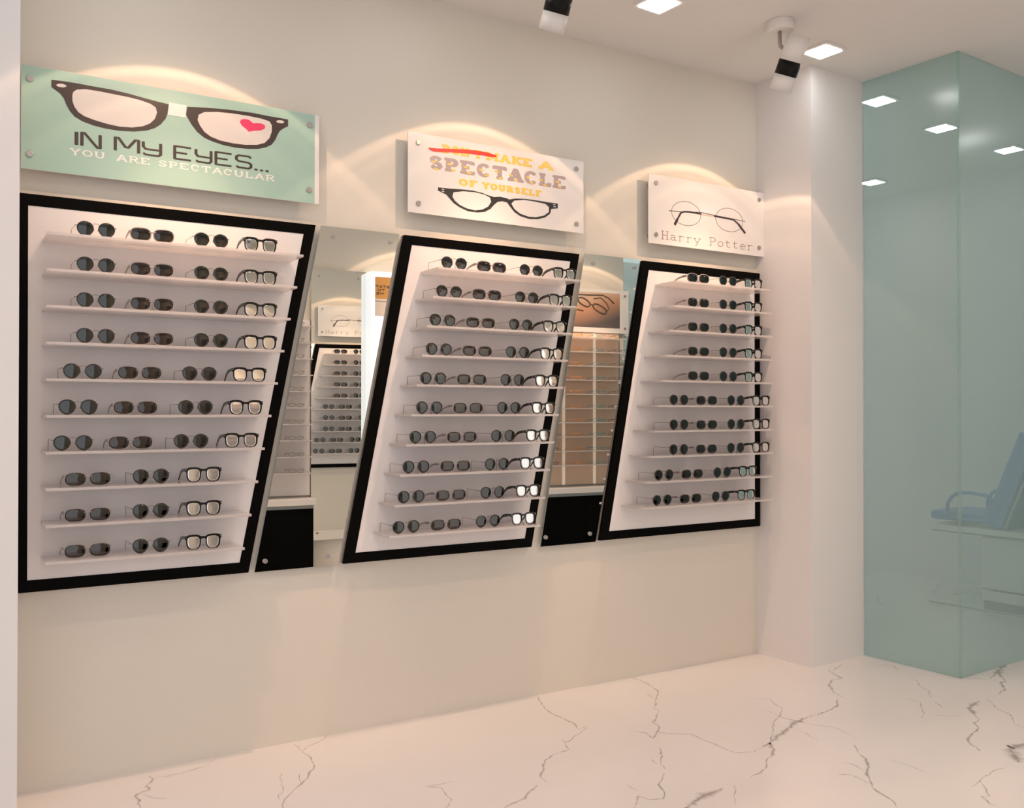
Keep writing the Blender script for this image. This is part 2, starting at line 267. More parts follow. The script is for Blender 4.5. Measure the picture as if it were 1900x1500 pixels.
VEINS=[[0.014,[[0.641,3.442],[0.647,3.405],[0.633,3.373],[0.613,3.346],[0.619,3.315],[0.599,3.308],[0.579,3.297],[0.569,3.281],[0.574,3.241],[0.565,3.217],[0.565,3.176]]],[0.006,[[0.646,3.413],[0.691,3.399],[0.74,3.405],[0.798,3.421],[0.834,3.434],[0.861,3.462],[0.886,3.496]]],[0.006,[[1.309,3.497],[1.272,3.457],[1.239,3.437],[1.202,3.421],[1.175,3.389],[1.174,3.477]]],[0.006,[[1.091,3.18],[1.07,3.102]]],[0.006,[[1.039,3.229],[1.013,3.138],[0.998,3.068],[0.972,3.039],[0.965,2.999]]],[0.006,[[0.596,3.279],[0.614,3.242],[0.653,3.21]]],[0.011,[[1.174,3.385],[1.179,3.329],[1.17,3.271],[1.159,3.215],[1.129,3.181],[1.105,3.129],[1.066,3.089],[1.019,3.04],[0.98,2.997],[0.96,2.958],[0.955,2.935]]],[0.013,[[2.298,3.498],[2.262,3.424],[2.227,3.335],[2.213,3.221],[2.22,3.117],[2.196,3.036],[2.247,3.052]]],[0.013,[[2.234,3.034],[2.15,2.987],[2.061,2.939],[2.068,2.979]]],[0.013,[[2.054,2.929],[2.035,2.879],[1.957,2.864],[1.897,2.835],[1.854,2.785],[1.792,2.703],[1.787,2.663]]],[0.013,[[1.748,2.66],[1.694,2.627],[1.652,2.589],[1.602,2.578],[1.558,2.563]]],[0.012,[[2.829,3.505],[2.844,3.438],[2.825,3.334],[2.794,3.251],[2.694,3.157],[2.622,3.073],[2.613,3.033]]],[0.012,[[2.601,3.033],[2.535,2.971],[2.496,2.946],[2.492,2.9],[2.444,2.851],[2.378,2.801],[2.397,2.864],[2.357,2.92]]],[0.012,[[2.336,2.712],[2.29,2.645],[2.227,2.579],[2.213,2.538]]],[0.012,[[2.182,2.509],[2.142,2.474],[2.099,2.443],[2.078,2.389],[2.038,2.349],[1.994,2.366],[1.98,2.407],[1.91,2.344]]],[0.007,[[2.746,3.28],[2.707,3.187]]],[0.007,[[2.429,2.86],[2.472,2.809],[2.541,2.766],[2.538,2.687],[2.539,2.614],[2.539,2.531],[2.604,2.491],[2.677,2.515]]],[0.007,[[2.232,2.641],[2.22,2.584]]],[0.007,[[3.077,2.95],[3.146,2.915],[3.106,2.846],[3.095,2.798],[3.022,2.738],[2.917,2.685],[2.845,2.618],[2.759,2.551]]],[0.007,[[1.419,2.846],[1.46,2.816],[1.447,2.758],[1.445,2.706],[1.397,2.662]]],[0.007,[[1.419,2.846],[1.524,2.838]]],[0.007,[[2.326,2.314],[2.264,2.252],[2.202,2.186]]],[0.007,[[2.007,2.5],[2.01,2.449]]],[0.035,[[2.677,2.515],[2.753,2.54],[2.887,2.592],[3.011,2.643],[3.1,2.662]]],[0.03,[[2.727,2.527],[2.674,2.461],[2.623,2.425]]],[0.014,[[2.623,2.425],[2.583,2.41],[2.534,2.364],[2.477,2.338],[2.413,2.325]]],[0.055,[[2.262,2.308],[2.203,2.301],[2.152,2.289],[2.105,2.277],[2.042,2.255]]],[0.016,[[3.102,2.657],[3.168,2.66],[3.257,2.671],[3.326,2.696],[3.391,2.754]]],[0.016,[[3.441,2.757],[3.456,2.816],[3.54,2.918],[3.621,2.965],[3.682,2.96],[3.702,3.015],[3.743,3.095]]],[0.016,[[3.759,3.067],[3.888,3.125]]],[0.016,[[4.079,2.97],[4.034,2.904]]],[0.008,[[4.025,3.018],[4.079,2.97]]],[0.008,[[3.98,2.809],[3.948,2.746],[3.888,2.687],[3.85,2.617],[3.765,2.551]]],[0.008,[[3.668,2.602],[3.668,2.534],[3.604,2.483],[3.552,2.435],[3.481,2.402]]],[0.008,[[3.733,2.513],[3.686,2.438]]],[0.008,[[4.186,2.648],[4.269,2.58],[4.408,2.63]]],[0.008,[[3.568,2.387],[3.594,2.358],[3.647,2.33]]],[0.008,[[3.968,2.411],[3.877,2.314],[3.839,2.232],[3.746,2.164],[3.731,2.113]]],[0.008,[[3.26,1.909],[3.188,1.916],[3.061,1.888],[2.988,1.873]]],[0.008,[[3.061,1.888],[3.011,1.834],[2.968,1.795],[2.944,1.81],[2.91,1.761],[2.909,1.726]]],[0.008,[[2.797,2.253],[2.817,2.221],[2.799,2.157]]],[0.008,[[2.695,2.182],[2.725,2.163],[2.727,2.129],[2.716,2.075]]],[0.008,[[2.988,2.348],[2.922,2.274]]],[0.05,[[4.578,2.687],[4.426,2.636],[4.345,2.567]]],[0.05,[[3.905,2.407],[3.778,2.375],[3.712,2.311]]],[0.018,[[4.345,2.567],[4.293,2.516],[4.243,2.515],[4.172,2.449],[4.07,2.421]]],[0.018,[[3.712,2.311],[3.668,2.262],[3.617,2.256],[3.567,2.203],[3.466,2.172],[3.392,2.14],[3.329,2.053]]],[0.06,[[3.476,2.035],[3.411,1.971],[3.344,1.914]]],[0.06,[[3.549,2.011],[3.463,2.001]]],[0.02,[[2.918,2.266],[2.901,2.227],[2.853,2.18],[2.794,2.142],[2.75,2.098]]],[0.012,[[2.75,2.098],[2.698,2.045],[2.678,1.991],[2.667,1.95],[2.635,1.908]]],[0.004,[[2.969,2.185],[2.976,2.085],[2.981,2.008]]],[0.004,[[2.943,2.589],[2.909,2.451]]],[0.004,[[3.016,2.82],[2.999,2.701],[3.026,2.61],[3.082,2.503],[3.059,2.38]]]]
# ------------------------------------------------------------------ the room
YA = 3.4998                                # plane of the display wall
AX = math.radians(3.1525)                  # column and glass room are turned by this from the display wall
bdir = Vector((math.cos(AX), math.sin(AX), 0)); mdir = Vector((-math.sin(AX), math.cos(AX), 0))
C0 = Vector((3.6809, YA, 0)); C1 = Vector((3.7002, 3.1510, 0)); C2 = Vector((4.1214, 3.1742, 0)); C3 = Vector((4.1500, 2.6539, 0))
OA = math.radians(5.346)                   # the opposite wall
odir = Vector((math.cos(OA), math.sin(OA), 0)); onrm = Vector((-math.sin(OA), math.cos(OA), 0)); OD = .108
FAR = 6.46

def vprism(bm, pts, z0, z1, mi=0):
    A = [bm.verts.new((p[0], p[1], z0)) for p in pts]; B = [bm.verts.new((p[0], p[1], z1)) for p in pts]; n = len(pts)
    bm.faces.new(A[::-1]).material_index = mi; bm.faces.new(B).material_index = mi
    for i in range(n): bm.faces.new((A[i], A[(i+1)%n], B[(i+1)%n], B[i])).material_index = mi

# floor with traced veins
bm = NB(); bx(bm, -3.2, 7.2, -1.6, 6.6, -.1, 0)
uvl = bm.loops.layers.uv.new('vein')
rnd = random.Random(4)
def add_vein(pts, w, dx=0, dy=0, st=1.0):
    P = [Vector((x+dx, y+dy)) for x, y in pts]; Q = []
    for i in range(len(P)-1):
        n = max(2, int((P[i+1]-P[i]).length / .02))
        for k in range(n):
            p = P[i].lerp(P[i+1], k/n)
            if k: p = p + Vector((rnd.uniform(-1, 1), rnd.uniform(-1, 1))) * .0045
            Q.append(p)
    Q.append(P[-1]); n = len(Q); prev = None
    for i, p in enumerate(Q):
        t = (Q[min(i+1, n-1)] - Q[max(i-1, 0)]).normalized(); nn = Vector((-t.y, t.x))
        ww = w * (.45 + 1.0*rnd.random()) * min(1, .35 + 3.0*min(i, n-1-i)/n)
        row = [(p + nn*ww*s, s) for s in (-1, 0, 1)]
        row = [(bm.verts.new((q.x, q.y, .0004)), s) for q, s in row]
        if prev:
            for k in (0, 1):
                f = bm.faces.new((prev[k][0], prev[k+1][0], row[k+1][0], row[k][0])); f.material_index = 1
                for lp, s in zip(f.loops, (prev[k][1], prev[k+1][1], row[k+1][1], row[k][1])): lp[uvl].uv = (s, st)
        prev = row
for w, pts in VEINS:
    add_vein(pts, w*.55, st=.85)
    add_vein(pts, w*.6, dx=-.25, dy=-1.75, st=.8)
    q = [(x+2.6, y+1.9) for x, y in pts]
    if min(p[0] for p in q) > 4.3 and max(p[0] for p in q) < 6.4: add_vein(q, w*.6, st=.8)
# keep normals of veins upward
for f in bm.faces:
    if f.material_index == 1:
        f.normal_update()
        if f.normal.z < 0: f.normal_flip()
me = bpy.data.meshes.new('floor'); bm.to_mesh(me); bm.free(); me.materials.append(M['marble']); me.materials.append(M['vein'])
fl = bpy.data.objects.new('floor', me); COL.objects.link(fl); struct(fl)

struct(box_obj('ceiling', 'ceil', -3.2, 7.2, -.6, 6.6, H, H+.1))
bm = NB(); bx(bm, -3.2, C0.x+.02, YA, YA+.15, 0, H); struct(obj('wall_back', bm, 'wall'))
bm = NB(); bx(bm, -3.2, .213, 3.15, YA-.0005, 0, H); struct(obj('wall_left_column', bm, 'white_wall'))
bm = NB()
C2b = C2 + mdir*3.2; vprism(bm, [(C0.x+.0, YA), (C1.x, C1.y), (C2.x, C2.y), (C2b.x, C2b.y), (C0.x, C2b.y)], 0, H)
struct(obj('wall_right_column', bm, 'white_wall'))
struct(box_obj('wall_left', 'white_wall', -3.2, -3.0, -.6, 3.15, 0, H))
# consulting room behind the glass
bm = NB(); a = Vector((6.575, 2.74, 0)); b = a + mdir*3.8
vprism(bm, [(a.x, a.y), (a.x+.15, a.y), (b.x+.15, b.y), (b.x, b.y)], 0, H); struct(obj('wall_right', bm, 'white_wall'))
# unseen window, added to let daylight in and brighten the consulting room
bm = NB(); bx(bm, 3.9, 6.7, 6.3, 6.45, 0, .5); bx(bm, 3.9, 6.7, 6.3, 6.45, 2.7, H); bx(bm, 3.9, 4.3, 6.3, 6.45, .5, 2.7); bx(bm, 6.2, 6.7, 6.3, 6.45, .5, 2.7); bx(bm, 5.22, 5.28, 6.35, 6.40, .5, 2.7)
struct(obj('fill_window_1', bm, 'white_wall'))

# glass partition: side pane and long front pane
def pane(P, d, n, L, t, label):
    g = thing('glass_partition', label, 'glass partition', tuple(P)); bm = NB(); o = Vector((0, 0, 0))
    q = [o, o + d*L, o + d*L + n*t, o + n*t]
    vprism(bm, [(p.x, p.y) for p in q], .002, H-.002)
    obj('pane', bm, 'glass', g); return g
pane(C2 + bdir*.004 - mdir*.003, -mdir, bdir, (C3-C2).length-.001, .010, 'narrow green tinted glass pane from the column to the glass corner')
pane(C3 + bdir*.002, bdir, mdir, 2.42, .010, 'wide green tinted glass pane at the right edge of the picture')

# opposite wall in its own frame: local x along the wall, local y out of it into the shop
def oloc(u, o, z=0): p = odir*u + onrm*(OD+o); return (p.x, p.y, z)
OX = Matrix.Translation(Vector(oloc(0, 0))) @ Matrix.Rotation(OA, 4, 'Z')
w = struct(box_obj('wall_front', 'wall', .95, 5.11, -.16, 0, 0, H)); w.matrix_world = OX
gp = thing('glass_partition', 'green tinted glass shopfront at the end of the opposite display wall', 'glass partition', oloc(5.12, 0), OA)
box_obj('pane', 'glass', 0, 1.9, -.02, -.01, .002, H-.002, gp)
struct(box_obj('wall_street', 'white_wall', 3.5, 7.2, -1.6, -1.5, 0, H))
struct(box_obj('wall_side', 'white_wall', 7.05, 7.2, -1.5, 2.7, 0, H))

# ------------------------------------------------------------------ ceiling lights
def ceiling_light(x, y, label, rz=AX, group='square ceiling lights'):
    t = thing('ceiling_light', label, 'ceiling light', (x, y, H), rz, group)
    bm = NB(); s, o = .062, .078
    ring = lambda r: [(-r, -r), (r, -r), (r, r), (-r, r)]
    for (z0, z1, r) in ((-.014, 0, o),):
        vprism(bm, ring(r), z0, z1)
    obj('frame', bm, 'lamp_white', t)
    box_obj('diffuser', 'diff', -s, s, -s, s, -.0165, -.0138, t)
    return t
LT = [((3.590, 2.985), 'square ceiling light beside the white spotlight in front of the column'),
      ((2.585, 3.000), 'square ceiling light cut by the top edge of the picture'),
      ((4.43, 3.30), 'square ceiling light behind the glass, cut off by the column edge'),
      ((5.175, 3.42), 'square ceiling light behind the glass, just left of the pane corner'),
      ((5.98, 3.47), 'square ceiling light behind the glass at the right edge of the picture'),
      ((5.96, 4.50), 'square ceiling light behind the glass, lowest and farthest back'),
      ]
for (x, y), lb in LT: ceiling_light(x, y, lb)
for x in (-1.4, -.4, .6, 1.6, 2.6, 3.6, 4.6, 5.6):
    for y in (1.0, 2.0):
        ceiling_light(x, y, 'square ceiling light in the shop ceiling outside the picture')
for x in (-1.4, -.4, .6, 1.6): ceiling_light(x, 3.0, 'square ceiling light in the shop ceiling outside the picture')

# ------------------------------------------------------------------ ceiling spotlights
def spot_nodes(ld):
    """beam profile of the reflector: bright outer rim and faint inner rings"""
    ld.use_nodes = True; nt = ld.node_tree; L = nt.links.new; N = nt.nodes.new
    em = [n for n in nt.nodes if n.type == 'EMISSION'][0]
    tc = N('ShaderNodeTexCoord'); sx = N('ShaderNodeSeparateXYZ'); L(tc.outputs['Normal'], sx.inputs[0])
    ab = N('ShaderNodeMath'); ab.operation = 'ABSOLUTE'; L(sx.outputs[2], ab.inputs[0])
    ac = N('ShaderNodeMath'); ac.operation = 'ARCCOSINE'; L(ab.outputs[0], ac.inputs[0])
    dv = N('ShaderNodeMath'); dv.operation = 'MULTIPLY'; dv.inputs[1].default_value = 180/PI/60; L(ac.outputs[0], dv.inputs[0])
    cr = N('ShaderNodeValToRGB'); L(dv.outputs[0], cr.inputs[0]); e = cr.color_ramp.elements
    prof = [(0, 2.2), (12, 2.1), (20, 1.40), (24, .80), (26, .72), (28.5, .54), (34, .44), (36.5, .52), (39, .36), (42, .38), (44, .50), (45.4, .40), (47.4, .72), (48.7, .66), (49.8, .13), (53, .05), (57, .02), (60, 0)]
    prof = [(a, b/2.2) for a, b in prof]
    e[0].position = 0; e[0].color = (prof[0][1],)*3 + (1,); e[1].position = prof[-1][0]/60; e[1].color = (0, 0, 0, 1)
    for a, b in prof[1:-1]:
        k = e.new(a/60); k.color = (b, b, b, 1)
    L(cr.outputs[0], em.inputs['Strength'])
    em.inputs['Color'].default_value = (1, 1, 1, 1)
def ceiling_spot(loc, rz, label, shown=True):
    t = thing('ceiling_spotlight', label, 'spotlight', loc, rz, 'adjustable ceiling spotlights')
    bm = NB(); cyl(bm, (0, 0, 0), (0, 0, -.045), .059, .059, 32); obj('base', bm, 'lamp_white', t, bevel=.002)
    # head: leans towards the wall (+y)
    tilt = math.radians(27.6); ax = Vector((0, math.sin(tilt), -math.cos(tilt)))
    top = Vector((.037, -.073, -.080)); r = .049
    bm = NB(); tube(bm, [(-.004, 0, -.043), (-.004, 0, -.100), (0, -.002, -.112), (.010, -.006, -.118), (.018, -.010, -.118)], .0085, 10); obj('stem', bm, 'steel_light', t)
    def seg(name, a, b, m, rr=r, open_end=False):
        bm = NB(); A = top + ax*a; B = top + ax*b
        cyl(bm, A, B, rr, rr, 36, cap=not open_end)
        return obj(name, bm, m, t)
    seg('lamp_head', 0, .108, 'lamp_white'); seg('black_band', .108, .170, 'lamp_black', r*1.003)
    h = seg('lamp_snout', .170, .237, 'lamp_white', r, True)
    sol = h.modifiers.new('rim', 'SOLIDIFY'); sol.thickness = .004
    seg('bulb', .180, .184, 'bulb', r*.85)
    ld = bpy.data.lights.new('spot_beam', 'SPOT'); ld.energy = SPOT_POWER; ld.color = WARM; ld.spot_size = math.radians(121); ld.spot_blend = 0; ld.shadow_soft_size = .006
    lo = bpy.data.objects.new('spot_beam', ld); COL.objects.link(lo); lo.parent = t
    bt = math.radians(22.5); bax = Vector((0, math.sin(bt), -math.cos(bt)))
    lo.location = top + ax*.245; lo.rotation_euler = bax.to_track_quat('-Z', 'Y').to_euler()
    spot_nodes(ld)
    return t
SX = (.700, 1.939, 3.177)
ceiling_spot((SX[0], 2.873, H), 0, 'white ceiling spotlight above the teal sign, outside the picture')
ceiling_spot((SX[1], 2.873, H), 0, 'white ceiling spotlight with black band, cut by the top edge of the picture')
ceiling_spot((SX[2], 2.873, H), 0, 'white ceiling spotlight with black band beside the square ceiling light')
for u in (1.75, 3.2, 4.75):
    ceiling_spot(oloc(u, .62, H), OA+PI, 'white ceiling spotlight aimed at the opposite wall')

# added downlights outside the view, made up to warm and brighten the floor
for x in (.3, 1.5, 2.7, 3.9):
    t = thing('fill_downlight', 'round warm fill downlight added to the shop ceiling, out of view', 'fill downlight', (x, 1.55, H), 0, 'added fill downlights in the shop ceiling')
    bm = NB(); cyl(bm, (0, 0, 0), (0, 0, -.008), .055, .052, 28); obj('trim_ring', bm, 'lamp_white', t)
    bm = NB(); cyl(bm, (0, 0, -.0085), (0, 0, -.0095), .040, .040, 24); obj('bulb', bm, 'bulb', t)
    ld = bpy.data.lights.new('fill_beam', 'SPOT'); ld.energy = 15; ld.color = (1.0, .68, .50); ld.spot_size = math.radians(150); ld.spot_blend = 1.0; ld.shadow_soft_size = .04
    lo = bpy.data.objects.new('fill_beam', ld); COL.objects.link(lo); lo.parent = t; lo.location = (0, 0, -.02)

# ------------------------------------------------------------------ displays on the wall
YF = YA - .030
def inset(poly, d):
    """inner outline at distance d (convex, any orientation)"""
    n = len(poly); cx = sum(p[0] for p in poly)/n; cz = sum(p[1] for p in poly)/n; L = []
    for i in range(n):
        a = Vector(poly[i]); b = Vector(poly[(i+1)%n]); t = (b-a).normalized(); nn = Vector((-t.y, t.x))
        if (Vector((cx, cz)) - a).dot(nn) < 0: nn = -nn
        dd = d[i] if isinstance(d, (list, tuple)) else d
        L.append((a + nn*dd, t))
    out = []
    for i in range(n):
        (p, r), (q, s) = L[i-1], L[i]
        k = (q-p).cross(s)/r.cross(s) if hasattr(Vector((0, 0)), 'cross') else 0
        out.append(tuple(p + r*k))
    return out
ORD = ['top', 'second', 'third', 'fourth', 'fifth', 'sixth', 'seventh', 'eighth', 'ninth', 'bottom']
PANELS = {
 1: dict(out=[(.234, 1.995), (1.253, 1.995), (.995, .672), (.236, .672)], d=[.039, .040, .040, .026], L=(.302, .302), R=(1.149, .936), z0=1.839,
         label='black-framed ten-shelf sunglasses display at the left, below the teal sign', name='left'),
 2: dict(out=[(1.629, 1.995), (2.512, 1.995), (2.250, .672), (1.368, .672)], d=[.038, .042, .040, .042], L=(1.703, 1.492), R=(2.405, 2.194), z0=1.840,
         label='leaning black-framed ten-shelf sunglasses display in the middle', name='middle'),
 3: dict(out=[(2.885, 1.997), (3.676, 1.997), (3.676, .672), (2.627, .672)], d=[.042, .037, .040, .046], L=(2.965, 2.753), R=(3.600, 3.600), z0=1.880,
         label='black-framed ten-shelf sunglasses display at the right, against the column', name='right'),
}
YSF = 3.310                               # front edge of the shelves
for k, p in PANELS.items():
    t = thing('sunglasses_display', p['label'], 'sunglasses display', (p['out'][3][0], YA, .672))
    t['group'] = 'sunglasses displays'
    ox, oz = p['out'][3][0], .672
    loc = lambda q: [(x-ox, z-oz) for x, z in q]
    inn = inset(p['out'], p['d'])
    bm = NB(); prism_xz(bm, loc(inn), YF-YA+.001, -.003); obj('backboard', bm, 'board', t)
    bm = NB(); ring_xz(bm, loc(p['out']), loc(inn), YF-YA-.0015, YF-YA+.016); 
    obj('frame', bm, 'black', t, bevel=.0015)
    bm = NB(); ring_xz(bm, loc(p['out']), loc(inset(p['out'], .02)), YF-YA+.0165, -.0005); obj('edge_strip', bm, 'side', t)
    for r in range(10):
        f = r/9; x0 = p['L'][0]+(p['L'][1]-p['L'][0])*f; x1 = p['R'][0]+(p['R'][1]-p['R'][0])*f; z = p['z0']-.1176*r
        bm = NB(); bx(bm, x0-ox, x1-ox, YSF-YA, YF-YA+.0005, z-oz, z-oz+.009)
        obj('shelf', bm, 'shelf', t, bevel=.0008)

# mirrors on standoffs
def standoff(bmx, x, z, y0, y1, r): cyl(bmx, (x, y0, z), (x, y1, z), r, r, 24)
def wall_mirror(quad, pins, label, y_front, parent_loc, depth=.025, rz=0):
    t = thing('wall_mirror', label, 'mirror', parent_loc, rz)
    bm = NB(); prism_xz(bm, quad, -depth, -depth+.005); g = obj('mirror_glass', bm, ['mirror_edge', 'mirror'], t)
    for f in g.data.polygons:
        if f.normal.y < -.9: f.material_index = 1
    for x, z in pins:
        bm = NB(); standoff(bm, x, z, 0, -depth-.006, .0088); obj('standoff', bm, 'steel', t, bevel=.0008)
    return t
wall_mirror([(0, .670), (.330, .670), (.590, 1.997), (.258, 1.997)], [(.3056, 1.9601), (.5512, 1.9604), (.0399, .7084), (.2867, .7076)],
            'slanted wall mirror between the left and the middle display panels', YA-.025, (1.019, YA, 0))
wall_mirror([(0, .668), (.306, .668), (.574, 2.001), (.246, 2.001)], [(.292, 1.9597), (.537, 1.9592), (.0275, .7081), (.2735, .7073)],
            'slanted wall mirror between the middle and the right display panels', YA-.025, (2.301, YA, 0))

# ------------------------------------------------------------------ signs
YS = YA - .052
def arc(cx, cy, rx, ry, a0, a1, n=14):
    return [(cx+rx*math.cos(math.radians(a0+(a1-a0)*i/n)), cy+ry*math.sin(math.radians(a0+(a1-a0)*i/n))) for i in range(n+1)]
# serif capitals: strokes, foot serifs (x, y), width
def G_(strokes, ser=(), w=1.0): return (strokes, ser, w)
SERIF = {
 'A': G_([[(.1, 0), (.46, 1), (.56, 1), (.92, 0)], [(.26, .34), (.76, .34)]], [(.1, 0), (.92, 0)], 1.0),
 'C': G_([arc(.5, .5, .42, .5, 42, 318, 22), [(.82, .98), (.82, .68)]], (), .95),
 'D': G_([[(.16, 0), (.16, 1), (.5, 1)] + arc(.5, .5, .38, .5, 90, -90, 12) + [(.16, 0)]], [(.12, 0), (.12, 1)], .95),
 'E': G_([[(.88, .80), (.88, 1), (.16, 1), (.16, 0), (.9, 0), (.9, .2)], [(.16, .5), (.62, .5)]], [(.12, 0), (.12, 1)], .95),
 'F': G_([[(.88, .80), (.88, 1), (.2, 1), (.2, 0)], [(.2, .5), (.62, .5)]], [(.2, 0), (.14, 1)], .9),
 'K': G_([[(.18, 0), (.18, 1)], [(.84, 1), (.2, .42)], [(.4, .6), (.88, 0)]], [(.18, 0), (.18, 1), (.84, 1), (.88, 0)], 1.0),
 'L': G_([[(.2, 1), (.2, 0), (.88, 0), (.88, .26)]], [(.2, 1), (.14, 0)], .9),
 'M': G_([[(.12, 0), (.12, 1), (.5, .3), (.88, 1), (.88, 0)]], [(.12, 0), (.88, 0), (.08, 1), (.92, 1)], 1.15),
 'N': G_([[(.14, 0), (.14, 1), (.86, 0), (.86, 1)]], [(.14, 0), (.86, 1), (.1, 1)], 1.05),
 'O': G_([arc(.5, .5, .43, .5, 0, 360, 26)], (), 1.0),
 'P': G_([[(.18, 0), (.18, 1), (.56, 1)] + arc(.56, .74, .3, .26, 90, -90, 10) + [(.18, .48)]], [(.18, 0), (.13, 1)], .9),
 'R': G_([[(.18, 0), (.18, 1), (.56, 1)] + arc(.56, .76, .27, .24, 90, -90, 10) + [(.18, .52)], [(.5, .52), (.86, 0)]], [(.18, 0), (.13, 1), (.9, 0)], 1.0),
 'S': G_([[(.82, .98), (.82, .72)], [(.84, .76), (.72, .93), (.5, 1), (.28, .94), (.15, .78), (.24, .61), (.5, .51), (.76, .41), (.86, .23), (.72, .06), (.5, 0), (.28, .07), (.15, .24)], [(.16, .02), (.16, .3)]], (), .9),
 'T': G_([[(.06, .78), (.06, 1), (.94, 1), (.94, .78)], [(.5, 1), (.5, 0)]], [(.5, 0)], .95),
 'U': G_([[(.15, 1), (.15, .35)] + arc(.5, .35, .35, .35, 180, 360, 12) + [(.85, 1)]], [(.15, 1), (.85, 1)], 1.0),
 'Y': G_([[(.1, 1), (.5, .45), (.9, 1)], [(.5, .45), (.5, 0)]], [(.1, 1), (.9, 1), (.5, 0)], 1.0),
 "'": G_([[(.3, 1), (.26, .68)]], (), .35), ' ': G_([], (), .45),
}
COUR = {
 'H': G_([[(.2, 0), (.2, 1)], [(.8, 0), (.8, 1)], [(.2, .52), (.8, .52)]], [(.2, 0), (.2, 1), (.8, 0), (.8, 1)]),
 'P': G_([[(.22, 0), (.22, 1), (.58, 1)] + arc(.58, .73, .27, .27, 90, -90, 10) + [(.22, .46)]], [(.22, 0), (.16, 1)]),
 'a': G_([arc(.45, .48, .27, .17, 160, 20, 8) + [(.72, .5), (.72, .08), (.9, 0)], arc(.45, .19, .28, .18, 40, 340, 16)], ()),
 'r': G_([[(.3, 0), (.3, .62)], arc(.62, .38, .32, .24, 175, 50, 8)], [(.3, 0), (.24, .62)]),
 'y': G_([[(.14, .62), (.48, .02)], [(.84, .62), (.4, -.26), (.2, -.3)]], [(.14, .62), (.84, .62)]),
 'o': G_([arc(.5, .31, .34, .32, 0, 360, 22)], ()),
 't': G_([[(.36, .86), (.36, .18)] + arc(.56, .18, .2, .18, 180, 330, 8), [(.14, .62), (.74, .62)]], ()),
 'e': G_([[(.18, .34), (.82, .34)] + arc(.5, .31, .33, .32, 5, 320, 20)], ()),
 ' ': G_([], ()),
}
TECH = {
 'I': G_([[(.5, 0), (.5, 1)]]), 'N': G_([[(0, 0), (0, 1), (.14, 1), (.84, 0), (1, 0), (1, 1)]]),
 'M': G_([[(0, 0), (0, 1), (.14, 1), (.44, .34), (.56, .34), (.86, 1), (1, 1), (1, 0)]]),
 'Y': G_([[(0, 1), (0, .62), (.14, .44), (1, .44)], [(1, 1), (1, .12), (.86, 0), (.15, 0), (0, .1)]]),
 'E': G_([[(1, 1), (0, 1), (0, 0), (1, 0)], [(0, .5), (.75, .5)]]),
 'S': G_([[(1, .88), (.86, 1), (.16, 1), (0, .88), (0, .64), (.16, .52), (.84, .48), (1, .36), (1, .12), (.84, 0), (.14, 0), (0, .1)]]),
 '.': G_([[(.1, 0), (.9, 0)]]),
}
_k = [0]
def flat(bm, q, y, dy):
    _k[0] = (_k[0]+1) % 40; e = _k[0]*6e-6
    prism_xz(bm, q, y-e, y+dy)
def stroke(bm, pts, w, y, dy=.0003, wy=None):
    """flat inked stroke in the x-z plane; wy: thickness of level strokes when it differs"""
    wy = wy or w; P = [Vector(p) for p in pts]
    def width(t): return math.hypot(t.y*w, t.x*wy) / 2
    for i in range(len(P)-1):
        t = P[i+1]-P[i]
        if t.length < 1e-7: continue
        t.normalize(); n = Vector((-t.y, t.x))*width(t)
        flat(bm, [tuple(P[i]+n), tuple(P[i]-n), tuple(P[i+1]-n), tuple(P[i+1]+n)], y, dy)
    for i in range(1, len(P)-1):
        flat(bm, [(P[i].x+w/2*math.cos(2*PI*k/12), P[i].y+wy/2*math.sin(2*PI*k/12)) for k in range(12)], y, dy)
def word(bm, font, s, x0, x1, z0, z1, w, y, ser=.0, wy=None, shear=0, gap=.0, mono=False):
    tot = sum((1.0 if mono else font[c][2]) for c in s) + gap*(len(s)-1); u = (x1-x0)/tot; x = x0; hh = z1-z0
    for c in s:
        st, sf, ww = font[c]; ww = 1.0 if mono else ww
        if w > .011 and c in 'SC': st = [max(st, key=len)]
        m = w/2
        fx = lambda a: x + m*.9 + a*max(u*ww - 1.8*m, 1e-4); fz = lambda b: z0 + m*.0 + (wy or w)/2 + b*(hh-(wy or w))
        for pl in st: stroke(bm, [(fx(a), fz(b)) for a, b in pl], w, y, wy=wy)
        for a, b in sf: stroke(bm, [(fx(a)-ser, fz(b)), (fx(a)+ser, fz(b))], w, y, wy=(wy or w)*.9)
        x += u*(ww+gap)
def sign_base(x0, x1, z0, z1, pins, label, mat='acrylic'):
    t = thing('sign_board', label, 'sign', (0, 0, 0)); t.location = (x0, YA, z0)
    bm = NB(); bx(bm, 0, x1-x0, YS-YA, YS-YA+.006, 0, z1-z0); obj('panel', bm, mat, t, bevel=.0008)
    for x, z in pins:
        bm = NB(); standoff(bm, x-x0, z-z0, 0, YS-YA-.005, .0108); obj('standoff', bm, 'steel', t, bevel=.001)
    return t
def art(name, bm, mat, t, label=None):
    o = obj(name, bm, mat, t); bb = t.location
    for v in o.data.vertices: v.co.x -= bb[0]; v.co.y -= bb[1]; v.co.z -= bb[2]
    if label: o['label'] = label
    return o
y1 = YS-.0006; y2 = YS-.0012; y3 = YS-.0018
